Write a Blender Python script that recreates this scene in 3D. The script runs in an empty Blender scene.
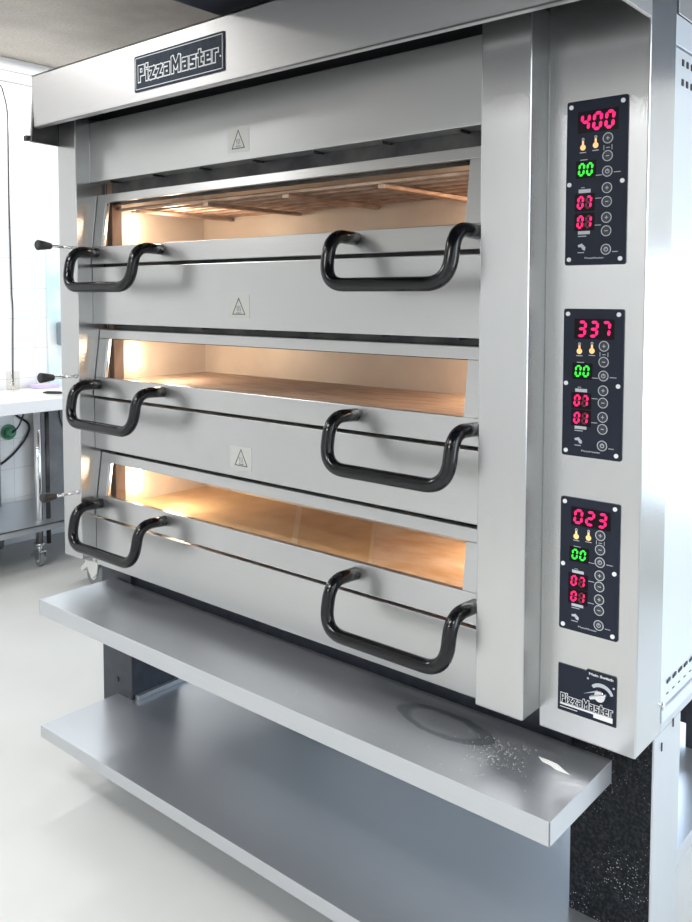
import bpy, bmesh, math, random
from mathutils import Vector, Matrix
random.seed(7)
S = bpy.context.scene
COL = S.collection

# ------------------------------------------------------------------ helpers
def new_bm(): return bmesh.new()

def add_box(bm, x0, x1, y0, y1, z0, z1, bev=0.0, seg=2):
    t = bmesh.new()
    bmesh.ops.create_cube(t, size=1.0)
    for v in t.verts:
        v.co = Vector(((x0+x1)/2+v.co.x*(x1-x0), (y0+y1)/2+v.co.y*(y1-y0), (z0+z1)/2+v.co.z*(z1-z0)))
    if bev > 0:
        bmesh.ops.bevel(t, geom=t.edges[:], offset=bev, segments=seg, affect='EDGES', profile=0.5)
    merge(bm, t)

def merge(bm, t, mat=None):
    if mat is not None: bmesh.ops.transform(t, matrix=mat, verts=t.verts[:])
    me = bpy.data.meshes.new('tmp'); t.to_mesh(me); t.free()
    bm.from_mesh(me); bpy.data.meshes.remove(me)

def add_hexa(bm, pts, bev=0.0):
    """8 points: bottom ring 0-3, top ring 4-7"""
    t = bmesh.new()
    v = [t.verts.new(p) for p in pts]
    for f in ((0,1,2,3), (7,6,5,4), (0,4,5,1), (1,5,6,2), (2,6,7,3), (3,7,4,0)):
        t.faces.new([v[i] for i in f])
    bmesh.ops.recalc_face_normals(t, faces=t.faces[:])
    if bev > 0: bmesh.ops.bevel(t, geom=t.edges[:], offset=bev, segments=2, affect='EDGES', profile=0.5)
    merge(bm, t)

def add_prism(bm, poly, axis, a, b, bev=0.0):
    """poly = 2-D points; axis 'x': (y,z), 'y': (x,z), 'z': (x,y)"""
    def P(p, h):
        return {'x': (h, p[0], p[1]), 'y': (p[0], h, p[1]), 'z': (p[0], p[1], h)}[axis]
    t = bmesh.new()
    lo = [t.verts.new(P(p, a)) for p in poly]; hi = [t.verts.new(P(p, b)) for p in poly]
    t.faces.new(lo); t.faces.new(hi[::-1]); n = len(poly)
    for i in range(n): t.faces.new([lo[i], lo[(i+1) % n], hi[(i+1) % n], hi[i]])
    bmesh.ops.recalc_face_normals(t, faces=t.faces[:])
    if bev > 0: bmesh.ops.bevel(t, geom=t.edges[:], offset=bev, segments=2, affect='EDGES', profile=0.5)
    merge(bm, t)

def round_rect(x0, x1, y0, y1, r, n=5):
    out = []
    for cx, cy, a0 in ((x1-r, y1-r, 0), (x0+r, y1-r, 90), (x0+r, y0+r, 180), (x1-r, y0+r, 270)):
        for k in range(n+1):
            a = math.radians(a0+90*k/n); out.append((cx+r*math.cos(a), cy+r*math.sin(a)))
    return out

def fillet(pts, r, n=8):
    pts = [Vector(p) for p in pts]; rs = r if isinstance(r, (list, tuple)) else [r]*len(pts)
    out = [pts[0]]
    for i in range(1, len(pts)-1):
        p, a, b = pts[i], pts[i-1], pts[i+1]
        d1 = (a-p); d2 = (b-p); l = min(rs[i], d1.length*0.499, d2.length*0.499)
        A = p+d1.normalized()*l; B = p+d2.normalized()*l
        for k in range(n+1):
            t = k/n; out.append(A*(1-t)**2+p*2*t*(1-t)+B*t*t)
    out.append(pts[-1]); return out

def add_tube(bm, pts, r, n=16, cap=True):
    pts = [Vector(p) for p in pts]; m = len(pts); rr = r if isinstance(r, (list, tuple)) else [r]*m
    rings = []; up = None
    for i, p in enumerate(pts):
        d = (pts[min(i+1, m-1)]-pts[max(i-1, 0)]).normalized()
        if up is None:
            up = d.orthogonal().normalized()
        up = (up-d*up.dot(d)).normalized(); s = d.cross(up)
        rings.append([bm.verts.new(p+(up*math.cos(2*math.pi*k/n)+s*math.sin(2*math.pi*k/n))*rr[i]) for k in range(n)])
    for i in range(m-1):
        for k in range(n):
            f = bm.faces.new([rings[i][k], rings[i][(k+1) % n], rings[i+1][(k+1) % n], rings[i+1][k]]); f.smooth = True
    if cap:
        bm.faces.new(rings[0][::-1]); bm.faces.new(rings[-1])

def add_ring(bm, c, r0, r1, y0, y1, n=28):
    """flat ring in the xz-plane"""
    cx, cz = c
    V = []
    for k in range(n):
        a = 2*math.pi*k/n; ca, sa = math.cos(a), math.sin(a)
        V.append([bm.verts.new((cx+r*ca, y, cz+r*sa)) for r, y in ((r0, y0), (r1, y0), (r1, y1), (r0, y1))])
    for k in range(n):
        A, B = V[k], V[(k+1) % n]
        for j in range(4): bm.faces.new([A[j], A[(j+1) % 4], B[(j+1) % 4], B[j]])

def add_disc(bm, c, r, y0, y1, n=28):
    add_prism(bm, [(c[0]+r*math.cos(2*math.pi*k/n), c[1]+r*math.sin(2*math.pi*k/n)) for k in range(n)], 'y', y0, y1)

OFF = {}
def obj(name, bm, mat, parent=None, label=None, loc=(0, 0, 0), normals=True):
    off = OFF[parent.name] if parent else Vector(loc)
    if normals: bmesh.ops.recalc_face_normals(bm, faces=bm.faces[:])
    bmesh.ops.translate(bm, vec=-off, verts=bm.verts[:])
    me = bpy.data.meshes.new(name); bm.to_mesh(me); bm.free()
    me.materials.append(mat)
    o = bpy.data.objects.new(name, me); COL.objects.link(o)
    if parent: o.parent = parent
    else: o.location = off
    OFF[o.name] = off
    if label: o['label'] = label
    return o

def thing(name, label, cat, loc, group=None):
    o = bpy.data.objects.new(name, None); COL.objects.link(o); o.location = loc
    o.empty_display_size = 0.1
    o['label'] = label; o['category'] = cat
    if group: o['group'] = group
    OFF[o.name] = Vector(loc); return o

def tag(o, label, cat, group=None, kind=None):
    o['label'] = label; o['category'] = cat
    if group: o['group'] = group
    if kind: o['kind'] = kind
    return o

def struct(name, bm, m):
    o = obj(name, bm, m); o['kind'] = 'structure'; return o

def text_bm(body, x0, x1, zc, y, size, bold=0.0, ext=0.0004, sx=None):
    """lettering facing -Y, spanning x0..x1, centred on zc"""
    cu = bpy.data.curves.new('t', 'FONT'); cu.body = body; cu.size = 1; cu.offset = bold; cu.resolution_u = 3
    cu.align_x = 'LEFT'
    to = bpy.data.objects.new('t', cu); COL.objects.link(to)
    dg = bpy.context.evaluated_depsgraph_get(); dg.update()
    me = bpy.data.meshes.new_from_object(to.evaluated_get(dg))
    bpy.data.objects.remove(to); bpy.data.curves.remove(cu)
    t = bmesh.new(); t.from_mesh(me); bpy.data.meshes.remove(me)
    bmesh.ops.remove_doubles(t, verts=t.verts[:], dist=1e-5)
    xs = [v.co.x for v in t.verts]; ys = [v.co.y for v in t.verts]
    ax, bx = min(xs), max(xs)
    for v in t.verts:
        v.co = Vector((x0+(v.co.x-ax)/(bx-ax)*(x1-x0), y, zc+(v.co.y-0.35)*size))
    r = bmesh.ops.extrude_face_region(t, geom=t.faces[:])
    for g in r['geom']:
        if isinstance(g, bmesh.types.BMVert): g.co.y -= ext
    bmesh.ops.recalc_face_normals(t, faces=t.faces[:])
    return t

# ------------------------------------------------------------------ materials
def mat(name, col=(0.8, 0.8, 0.8), rough=0.5, metal=0.0, emit=None, es=0.0, **kw):
    m = bpy.data.materials.new(name); m.use_nodes = True
    b = m.node_tree.nodes['Principled BSDF']
    b.inputs['Base Color'].default_value = (*col, 1); b.inputs['Roughness'].default_value = rough
    b.inputs['Metallic'].default_value = metal
    if emit: b.inputs['Emission Color'].default_value = (*emit, 1); b.inputs['Emission Strength'].default_value = es
    for k, v in kw.items(): b.inputs[k.replace('_', ' ')].default_value = v
    return m

def noise_mix(m, scale, c1, c2, lo=0.3, hi=0.7, detail=4, stretch=(1, 1, 1), coord='Object', rough=None, bump=0.0, dist=0.001):
    nt = m.node_tree; N = nt.nodes; L = nt.links; b = N['Principled BSDF']
    tc = N.new('ShaderNodeTexCoord'); mp = N.new('ShaderNodeMapping'); mp.inputs['Scale'].default_value = stretch
    nz = N.new('ShaderNodeTexNoise'); nz.inputs['Scale'].default_value = scale; nz.inputs['Detail'].default_value = detail
    cr = N.new('ShaderNodeValToRGB')
    cr.color_ramp.elements[0].position = lo; cr.color_ramp.elements[0].color = (*c1, 1)
    cr.color_ramp.elements[1].position = hi; cr.color_ramp.elements[1].color = (*c2, 1)
    L.new(tc.outputs[coord], mp.inputs[0]); L.new(mp.outputs[0], nz.inputs[0]); L.new(nz.outputs[0], cr.inputs[0])
    L.new(cr.outputs[0], b.inputs['Base Color'])
    if rough:
        mr = N.new('ShaderNodeMapRange'); mr.inputs[3].default_value = rough[0]; mr.inputs[4].default_value = rough[1]
        mr.inputs[1].default_value = 0.3; mr.inputs[2].default_value = 0.7
        L.new(nz.outputs[0], mr.inputs[0]); L.new(mr.outputs[0], b.inputs['Roughness'])
    if bump:
        bp = N.new('ShaderNodeBump'); bp.inputs['Strength'].default_value = bump; bp.inputs['Distance'].default_value = dist
        L.new(nz.outputs[0], bp.inputs['Height']); L.new(bp.outputs[0], b.inputs['Normal'])
    return m

def steel(name, col, rough, brush, aniso=0.6, metal=1.0):
    """brushed stainless steel; brush = direction of the grain"""
    m = mat(name, col, rough, metal)
    st = {'x': (1.2, 90, 90), 'y': (90, 1.2, 90), 'z': (90, 90, 1.2)}[brush]
    c1 = tuple(c*0.975 for c in col); c2 = tuple(min(1, c*1.02) for c in col)
    noise_mix(m, 9, c1, c2, 0.3, 0.7, 3, st, rough=(rough*0.97, rough*1.03), bump=0.012, dist=0.0003)
    nt = m.node_tree; b = nt.nodes['Principled BSDF']
    b.inputs['Anisotropic'].default_value = aniso
    cv = nt.nodes.new('ShaderNodeCombineXYZ')
    for i, a in enumerate('xyz'): cv.inputs[i].default_value = 0.0 if a == brush else 0.7   # the blur runs across the grain
    vt = nt.nodes.new('ShaderNodeVectorTransform'); vt.vector_type = 'VECTOR'; vt.convert_from = 'OBJECT'; vt.convert_to = 'WORLD'
    nt.links.new(cv.outputs[0], vt.inputs[0]); nt.links.new(vt.outputs[0], b.inputs['Tangent'])
    return m

ST = (0.545, 0.55, 0.548)
M = {}
M['steel_x'] = steel('brushed_steel_across', ST, 0.30, 'x', 0.55, 0.92)
M['steel_z'] = steel('brushed_steel_upright', ST, 0.26, 'z', 0.5, 0.96)
M['steel_hood'] = steel('brushed_steel_canopy', (0.58, 0.575, 0.57), 0.34, 'x', 0.4, 0.9)
M['steel_shelf'] = steel('brushed_steel_shelf', (0.56, 0.58, 0.61), 0.29, 'x', 0.2, 0.80)
M['steel_side'] = steel('steel_side', (0.56, 0.59, 0.62), 0.38, 'z', 0.3, 0.8)
M['white_side'] = mat('pale_side_sheet', (0.58, 0.63, 0.67), 0.35, 0.35)
M['dark_steel'] = noise_mix(mat('dark_steel', (0.05, 0.05, 0.055), 0.45, 0.6), 14, (0.03, 0.03, 0.035), (0.10, 0.095, 0.09), 0.3, 0.75)
M['recess'] = mat('dark_recess', (0.02, 0.02, 0.024), 0.5, 0.2)
M['tube'] = mat('black_enamel_tube', (0.003, 0.0035, 0.005), 0.17, 0.0, Specular_IOR_Level=0.42)
M['rubber'] = mat('black_rubber', (0.02, 0.02, 0.022), 0.55)
M['chrome'] = mat('chrome', (0.75, 0.76, 0.78), 0.15, 1.0)
M['plate'] = mat('navy_plate', (0.014, 0.019, 0.033), 0.5, Specular_IOR_Level=0.2)
M['window'] = mat('display_window', (0.006, 0.002, 0.005), 0.4, Specular_IOR_Level=0.15)
M['ink'] = mat('pale_grey_print', (0.50, 0.53, 0.57), 0.5)
M['white_ink'] = mat('white_print', (0.80, 0.81, 0.82), 0.5)
M['dark_ink'] = mat('dark_print', (0.03, 0.035, 0.045), 0.5)
M['red_led'] = mat('red_led', (0.5, 0.0, 0.05), 0.4, emit=(1.0, 0.006, 0.17), es=2.2)
M['red_off'] = mat('unlit_red_segment', (0.16, 0.01, 0.02), 0.4)
M['green_led'] = mat('green_led', (0.0, 0.5, 0.05), 0.4, emit=(0.05, 0.9, 0.03), es=1.5)
M['amber_led'] = mat('amber_led', (0.8, 0.5, 0.2), 0.4, emit=(1.0, 0.62, 0.28), es=0.9)
M['logo'] = noise_mix(mat('logo_plate', (0.05, 0.06, 0.075), 0.55, Specular_IOR_Level=0.15), 60, (0.022, 0.032, 0.048), (0.04, 0.05, 0.068))
M['sticker'] = mat('clear_grey_sticker', (0.50, 0.50, 0.475), 0.35, 0.3)
M['white_plastic'] = mat('white_plastic', (0.78, 0.80, 0.78), 0.4)
M['worktop'] = mat('white_worktop', (0.86, 0.85, 0.85), 0.3)
M['cable'] = mat('black_cable', (0.02, 0.022, 0.025), 0.5)
M['green_plug'] = mat('green_plastic', (0.05, 0.22, 0.12), 0.45)
M['purple'] = mat('purple_plastic', (0.70, 0.62, 0.90), 0.5)
M['cyan'] = noise_mix(mat('cyan_film', (0.6, 0.9, 0.92), 0.35), 4, (0.62, 0.86, 0.89), (0.88, 0.93, 0.93), 0.35, 0.6, 3)
M['grey_board'] = noise_mix(mat('grey_board', (0.16, 0.17, 0.18), 0.5), 8, (0.12, 0.125, 0.13), (0.19, 0.20, 0.21))
M['grey_plastic'] = mat('grey_plastic', (0.22, 0.27, 0.31), 0.4)
M['flour'] = mat('flour', (0.88, 0.87, 0.84), 0.9)
M['bulb'] = mat('oven_bulb', (1, 0.9, 0.75), 0.4, emit=(1.0, 0.82, 0.58), es=26)
M['chamber'] = noise_mix(mat('chamber_wall', (0.6, 0.48, 0.36), 0.5, 0.15), 5, (0.70, 0.62, 0.54), (0.82, 0.75, 0.67), 0.35, 0.65, 5)
M['element'] = noise_mix(mat('heating_element', (0.25, 0.15, 0.10), 0.4, 0.5), 20, (0.36, 0.24, 0.18), (0.60, 0.46, 0.37))
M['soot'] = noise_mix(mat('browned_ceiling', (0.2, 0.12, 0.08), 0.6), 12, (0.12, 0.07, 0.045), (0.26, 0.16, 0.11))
M['stone_tan'] = noise_mix(mat('tan_hearth_stone', (0.6, 0.4, 0.2), 0.75), 16, (0.66, 0.44, 0.22), (0.78, 0.54, 0.30), 0.3, 0.7, 6)
M['stone_orange'] = noise_mix(mat('orange_hearth_stone', (0.6, 0.38, 0.2), 0.75), 16, (0.62, 0.40, 0.19), (0.74, 0.50, 0.26), 0.3, 0.7, 6)
M['stone_pink'] = noise_mix(mat('floured_hearth_stone', (0.7, 0.5, 0.35), 0.75), 9, (0.66, 0.42, 0.22), (0.80, 0.62, 0.46), 0.35, 0.6, 6, (1, 2, 1))
M['stone_brown'] = noise_mix(mat('brown_hearth_stone', (0.35, 0.22, 0.14), 0.7), 12, (0.42, 0.29, 0.21), (0.66, 0.50, 0.39), 0.3, 0.7, 6, (1, 5, 1))
M['reflection_strip'] = mat('pale_reflection_strip', (0.78, 0.62, 0.42), 0.8)
M['floor'] = noise_mix(mat('pale_epoxy_floor', (0.75, 0.76, 0.74), 0.42), 2.5, (0.62, 0.63, 0.615), (0.67, 0.68, 0.665), 0.3, 0.7, 8)
M['ceiling'] = noise_mix(mat('mottled_beige_ceiling', (0.5, 0.46, 0.4), 0.6), 70, (0.40, 0.355, 0.30), (0.52, 0.475, 0.415), 0.3, 0.7, 8)
def brown_gradient(m):  # mixes brown into the ceiling, deeper towards a point behind the oven
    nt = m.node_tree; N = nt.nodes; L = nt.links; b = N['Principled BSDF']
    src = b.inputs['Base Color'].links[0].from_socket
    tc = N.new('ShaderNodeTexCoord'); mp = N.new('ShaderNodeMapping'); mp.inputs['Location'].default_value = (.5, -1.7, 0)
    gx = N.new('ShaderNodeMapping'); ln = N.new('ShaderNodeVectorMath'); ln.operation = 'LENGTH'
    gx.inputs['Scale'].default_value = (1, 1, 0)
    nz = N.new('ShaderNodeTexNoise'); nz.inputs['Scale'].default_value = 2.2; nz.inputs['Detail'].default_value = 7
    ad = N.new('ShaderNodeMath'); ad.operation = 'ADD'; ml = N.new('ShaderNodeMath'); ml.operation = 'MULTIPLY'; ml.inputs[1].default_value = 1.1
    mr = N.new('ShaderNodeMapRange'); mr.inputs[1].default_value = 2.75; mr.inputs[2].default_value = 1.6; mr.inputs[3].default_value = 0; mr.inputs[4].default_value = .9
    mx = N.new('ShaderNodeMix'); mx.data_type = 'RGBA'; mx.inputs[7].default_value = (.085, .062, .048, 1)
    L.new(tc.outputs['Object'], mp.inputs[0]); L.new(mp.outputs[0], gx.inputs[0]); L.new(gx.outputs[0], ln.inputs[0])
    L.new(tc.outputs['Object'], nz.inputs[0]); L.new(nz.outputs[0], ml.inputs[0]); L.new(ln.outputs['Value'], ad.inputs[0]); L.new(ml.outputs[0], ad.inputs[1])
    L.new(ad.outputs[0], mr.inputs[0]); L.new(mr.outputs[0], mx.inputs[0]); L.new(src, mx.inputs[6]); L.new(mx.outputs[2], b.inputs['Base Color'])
brown_gradient(M['ceiling'])
M['coving'] = mat('white_coving', (0.82, 0.82, 0.82), 0.4)
M['wall'] = mat('white_wall', (0.80, 0.81, 0.82), 0.5)
M['canopy_dark'] = mat('dark_extraction_metal', (0.010, 0.012, 0.026), 0.6, 0.0, Specular_IOR_Level=0.25)
M['grey_wheel'] = mat('grey_wheel', (0.25, 0.26, 0.27), 0.5)

def tiles(name):
    m = mat(name, (0.86, 0.86, 0.85), 0.18)
    nt = m.node_tree; N = nt.nodes; L = nt.links; b = N['Principled BSDF']
    tc = N.new('ShaderNodeTexCoord'); sp = N.new('ShaderNodeSeparateXYZ'); cb = N.new('ShaderNodeCombineXYZ')
    ad = N.new('ShaderNodeMath'); ad.operation = 'ADD'
    br = N.new('ShaderNodeTexBrick'); br.offset = 0.0; br.inputs['Scale'].default_value = 1.0
    br.inputs['Color1'].default_value = (0.87, 0.87, 0.865, 1); br.inputs['Color2'].default_value = (0.85, 0.855, 0.85, 1)
    br.inputs['Mortar'].default_value = (0.66, 0.67, 0.67, 1); br.inputs['Mortar Size'].default_value = 0.0022
    br.inputs['Brick Width'].default_value = 0.15; br.inputs['Row Height'].default_value = 0.175
    L.new(tc.outputs['Object'], sp.inputs[0]); L.new(sp.outputs[0], ad.inputs[0]); L.new(sp.outputs[1], ad.inputs[1])
    L.new(ad.outputs[0], cb.inputs[0]); L.new(sp.outputs[2], cb.inputs[1]); L.new(cb.outputs[0], br.inputs[0])
    L.new(br.outputs[0], b.inputs['Base Color'])
    return m
M['tiles'] = tiles('white_wall_tiles')

def glass():
    m = bpy.data.materials.new('door_glass'); m.use_nodes = True; nt = m.node_tree; N = nt.nodes; L = nt.links
    N.remove(N['Principled BSDF']); out = N['Material Output']
    tr = N.new('ShaderNodeBsdfTransparent'); tr.inputs[0].default_value = (0.97, 0.96, 0.94, 1)
    gl = N.new('ShaderNodeBsdfGlossy'); gl.inputs['Roughness'].default_value = 0.03
    fr = N.new('ShaderNodeFresnel'); fr.inputs[0].default_value = 1.35
    mx = N.new('ShaderNodeMixShader')
    ge = N.new('ShaderNodeNewGeometry'); iv = N.new('ShaderNodeMath'); iv.operation = 'SUBTRACT'; iv.inputs[0].default_value = 1.0
    mf = N.new('ShaderNodeMath'); mf.operation = 'MULTIPLY'
    L.new(ge.outputs['Backfacing'], iv.inputs[1]); L.new(iv.outputs[0], mf.inputs[0]); L.new(fr.outputs[0], mf.inputs[1])
    L.new(mf.outputs[0], mx.inputs[0]); L.new(tr.outputs[0], mx.inputs[1]); L.new(gl.outputs[0], mx.inputs[2]); L.new(mx.outputs[0], out.inputs[0])
    return m
M['glass'] = glass()

def leg_mat():
    """black powder coat dusted with flour specks"""
    m = mat('black_floury_coat', (0.02, 0.022, 0.027), 0.6, Specular_IOR_Level=0.2)
    nt = m.node_tree; N = nt.nodes; L = nt.links; b = N['Principled BSDF']
    tc = N.new('ShaderNodeTexCoord')
    vo = N.new('ShaderNodeTexVoronoi'); vo.inputs['Scale'].default_value = 170
    nz = N.new('ShaderNodeTexNoise'); nz.inputs['Scale'].default_value = 9; nz.inputs['Detail'].default_value = 4
    n2 = N.new('ShaderNodeTexNoise'); n2.inputs['Scale'].default_value = 150; n2.inputs['Detail'].default_value = 6
    r1 = N.new('ShaderNodeMapRange'); r1.inputs[1].default_value = 0.22; r1.inputs[2].default_value = 0.12; r1.inputs[3].default_value = 0; r1.inputs[4].default_value = 1
    r2 = N.new('ShaderNodeMapRange'); r2.inputs[1].default_value = 0.44; r2.inputs[2].default_value = 0.62; r2.inputs[3].default_value = 0; r2.inputs[4].default_value = 1
    mu = N.new('ShaderNodeMath'); mu.operation = 'MULTIPLY'
    cr = N.new('ShaderNodeValToRGB'); cr.color_ramp.elements[0].color = (0.004, 0.005, 0.007, 1); cr.color_ramp.elements[1].color = (0.026, 0.03, 0.036, 1)
    cr.color_ramp.elements[0].position = 0.42; cr.color_ramp.elements[1].position = 0.7
    mx = N.new('ShaderNodeMix'); mx.data_type = 'RGBA'; mx.inputs[7].default_value = (0.55, 0.56, 0.57, 1)
    for t in (vo, nz, n2): L.new(tc.outputs['Object'], t.inputs[0])
    L.new(vo.outputs['Distance'], r1.inputs[0]); L.new(nz.outputs[0], r2.inputs[0])
    L.new(r1.outputs[0], mu.inputs[0]); L.new(r2.outputs[0], mu.inputs[1]); L.new(mu.outputs[0], mx.inputs[0])
    L.new(n2.outputs[0], cr.inputs[0]); L.new(cr.outputs[0], mx.inputs[6]); L.new(mx.outputs[2], b.inputs['Base Color'])
    return m
M['leg'] = leg_mat()
M['leg_clean'] = noise_mix(mat('navy_black_coat', (0.03, 0.035, 0.05), 0.45), 30, (0.022, 0.026, 0.038), (0.04, 0.045, 0.06))

# ------------------------------------------------------------------ the room
FZ = -0.09; CZ = 2.70; WX = -2.90; EX = 3.4; BY = 2.9; FY = -3.8
bm = new_bm(); add_box(bm, WX-.1, EX+.1, FY-.1, BY+.1, FZ-.1, FZ); struct('floor', bm, M['floor'])
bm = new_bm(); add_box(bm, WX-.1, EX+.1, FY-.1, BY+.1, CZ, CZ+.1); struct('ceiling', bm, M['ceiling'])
bm = new_bm(); add_box(bm, WX-.1, WX, FY-.1, BY+.1, FZ, CZ); struct('wall_left', bm, M['tiles'])
bm = new_bm(); add_box(bm, EX, EX+.1, FY-.1, BY+.1, FZ, CZ); struct('wall_right', bm, M['wall'])
bm = new_bm(); add_box(bm, WX, EX, BY, BY+.1, FZ, CZ); struct('wall_back', bm, M['tiles'])
bm = new_bm(); add_box(bm, WX, EX, FY-.1, FY, FZ, CZ); struct('wall_front', bm, M['wall'])
bm = new_bm()
add_box(bm, WX, WX+0.045, FY, BY, CZ-0.07, CZ, 0.006); add_box(bm, WX, WX+0.025, FY, BY, CZ-0.125, CZ-0.07, 0.004)
struct('trim_1', bm, M['coving'])
bm = new_bm(); add_box(bm, WX, WX+0.012, FY, BY, FZ, FZ+0.10, 0.003); struct('baseboard_left', bm, M['wall'])

# ------------------------------------------------------------------ oven
XL, XLi, XF, XG, XGr, XP, XPr, XC = -0.5375, -0.4425, -0.4415, -0.397, 0.863, 0.930, 1.034, 1.225
yF, yR, yC, yS, YB = 0.050, 0.076, 0.068, 0.190, 1.10
oven = thing('pizza_oven', 'three-deck stainless steel pizza oven with black tube handles and red displays, on the shelf stand', 'oven', (0.34, 0.55, 0.545))

# carcass with its three chambers left open
DECKS = [dict(r=1.6566, gt=1.633, gb=1.503, zb=1.452, fb=1.2754, fl=1.495, top=1.70),
         dict(r=1.2574, gt=1.2314, gb=1.1152, zb=1.060, fb=0.9011, fl=1.104, top=1.30),
         dict(r=0.8865, gt=0.8585, gb=0.7589, zb=0.6967, fb=0.5448, fl=0.716, top=0.92)]
CY0, CY1 = 0.10, 0.47
bm = new_bm()
zs = [0.545]
for d in DECKS[::-1]: zs += [d['fl']-0.03, d['top']+0.005]
zs.append(1.90)
for zt, zr in ((1.6931, 1.6566), (1.2754, 1.2574), (0.9011, 0.8865)): add_box(bm, XLi+.004, XP+.02, 0.098, 0.104, zr-.03, zt+.02)
for k in range(0, len(zs), 2): add_box(bm, XLi+.012, XP+.02, 0.105, YB-.02, zs[k], zs[k+1])
for k in range(1, len(zs)-1, 2): add_box(bm, XLi+.012, XP+.02, CY1+.01, YB-.02, zs[k], zs[k+1])
for zt in (1.6931, 1.2754, 0.9011):      # hinge lugs in the dark slots
    for k in range(7): add_box(bm, -0.36+k*0.2, -0.355+k*0.2, 0.062, 0.11, zt-0.005, zt+0.004)
for d in DECKS: add_box(bm, XLi+.004, XP+.02, 0.094, 0.099, d['zb']-.03, d['fl']-.001)
obj('carcass', bm, M['dark_steel'], oven, 'dark steel body behind the doors')
bm = new_bm(); add_box(bm, XL+.004, XLi, 0.10, YB, 0.562, 1.88, 0.002); obj('side_panel', bm, M['steel_side'], oven)
bm = new_bm(); add_box(bm, XL, XLi, 0.0, yF+.05, 0.5695, 1.875, 0.0025); obj('front_post', bm, M['steel_z'], oven, 'narrow left front post')
bm = new_bm(); add_box(bm, XP, XPr, 0.0, yC+.04, 0.5604, 1.885, 0.003); obj('front_post', bm, M['steel_z'], oven, 'wide right front post')
bm = new_bm(); add_box(bm, XPr-.001, XC, yC, yS, 0.526, 1.989, 0.003); obj('control_column', bm, M['steel_z'], oven)
bm = new_bm(); add_box(bm, XLi+.004, XPr, .11, YB-.03, .5435, .5452, .0004); obj('underside_reflector', bm, M['white_side'], oven)  # unseen pale sheet, added to bounce light onto the lower shelf
for bx in ((-.520, 1.03, .125, .185), (-.520, 1.03, .99, 1.06), (-.520, -.40, .187, .988)):
    bm = new_bm(); add_box(bm, *bx, .5252, .5432, .001); obj('base_rail', bm, M['recess'], oven, 'black rail under the oven')
bm = new_bm(); add_box(bm, 1.045, 1.2232, .194, 1.0, .5252, .5448, .001); obj('base_rail', bm, M['steel_side'], oven, 'steel rail above the right leg')
# right side sheet with vents
bm = new_bm(); add_box(bm, XP+.03, XC-.003, yS+.0005, YB, 0.571, 1.815, 0.001)
side = obj('side_panel', bm, M['white_side'], oven, 'pale right side sheet')
bm = new_bm(); add_box(bm, XP+.03, XC-.001, yS+.0005, YB, 1.8185, 1.872, 0.001); obj('side_rail', bm, M['white_side'], oven)
bm = new_bm(); add_box(bm, XP+.03, XC+.002, yS+.002, YB, 0.545, 0.569, 0.002); obj('side_flange', bm, M['white_side'], oven, 'white bottom flange')
for k in range(8):
    for z in (1.793, 1.757):
        bm = new_bm(); add_box(bm, XC-.008, XC-.0015, 0.228+.024*k, 0.237+.024*k, z-.006, z+.006); obj('vent_hole', bm, M['recess'], side)
for k in range(12):
    bm = new_bm(); y = 0.225+.032*k; add_hexa(bm, [(XC-.006, y, .611), (XC-.0012, y, .611), (XC-.0012, y+.018, .613), (XC-.006, y+.018, .613), (XC-.006, y, .617), (XC-.0012, y, .617), (XC-.0012, y+.018, .619), (XC-.006, y+.018, .619)])
    obj('vent_slot', bm, M['recess'], side)
    bm = new_bm(); add_box(bm, XC-.006, XC-.002, y, y+.010, .5898, .5915); obj('vent_slot', bm, M['recess'], side)
# screws down the front edge of the side sheet
bm = new_bm()
add_tube(bm, [(XC-.004, .199, .578), (XC+.004, .199, .578)], 0.006, 12)
obj('screw', bm, M['chrome'], side)

# roof canopy
HY = -0.078
hood = None
bm = new_bm()
add_box(bm, XL-.002, XC+.001, HY, HY+.004, 1.845, 1.995, 0.001)          # front face
add_box(bm, XL-.002, XC+.001, HY, YB, 1.990, 1.995, 0.001)               # top
add_box(bm, XL-.002, XC+.001, HY, HY+.016, 1.845, 1.848)                 # folded lip
add_box(bm, XC-.006, XC+.001, HY+.002, yC-.0005, 1.836, 1.993, 0.001)        # right end
add_hexa(bm, [(XL-.003, HY-.010, 1.803), (XL+.004, HY-.010, 1.803), (XL+.004, 0.20, 1.798), (XL-.003, 0.20, 1.798),
              (XL-.003, HY+.004, 1.993), (XL+.004, HY+.004, 1.993), (XL+.004, 0.20, 1.993), (XL-.003, 0.20, 1.993)], 0.001)
add_box(bm, XL, XC, 0.2, YB, 1.875, 1.992, 0.001)
hood = obj('canopy', bm, M['steel_hood'], oven)
bm = new_bm(); add_box(bm, XLi, XPr, 0.1, 0.2, 1.86, 1.985); add_box(bm, XL+.01, XC-.01, HY+.018, 0.1, 1.935, 1.94)
obj('canopy_underside', bm, M['recess'], hood, 'black recess below the canopy')
bm = new_bm(); add_box(bm, XL-.014, XL+.004, HY-.022, HY-.008, 1.806, 1.822, 0.002); obj('bracket', bm, M['dark_steel'], hood)
bm = new_bm(); add_hexa(bm, [(XL+.0045, HY-.006, 1.806), (XL+.007, HY-.006, 1.806), (XL+.007, -.001, 1.802), (XL+.0045, -.001, 1.802), (XL+.0045, HY+.005, 1.93), (XL+.007, HY+.005, 1.93), (XL+.007, -.001, 1.93), (XL+.0045, -.001, 1.93)]); obj('end_shade', bm, M['dark_steel'], hood)  # dark sheet painting the shade on the canopy's inner end face
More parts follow.
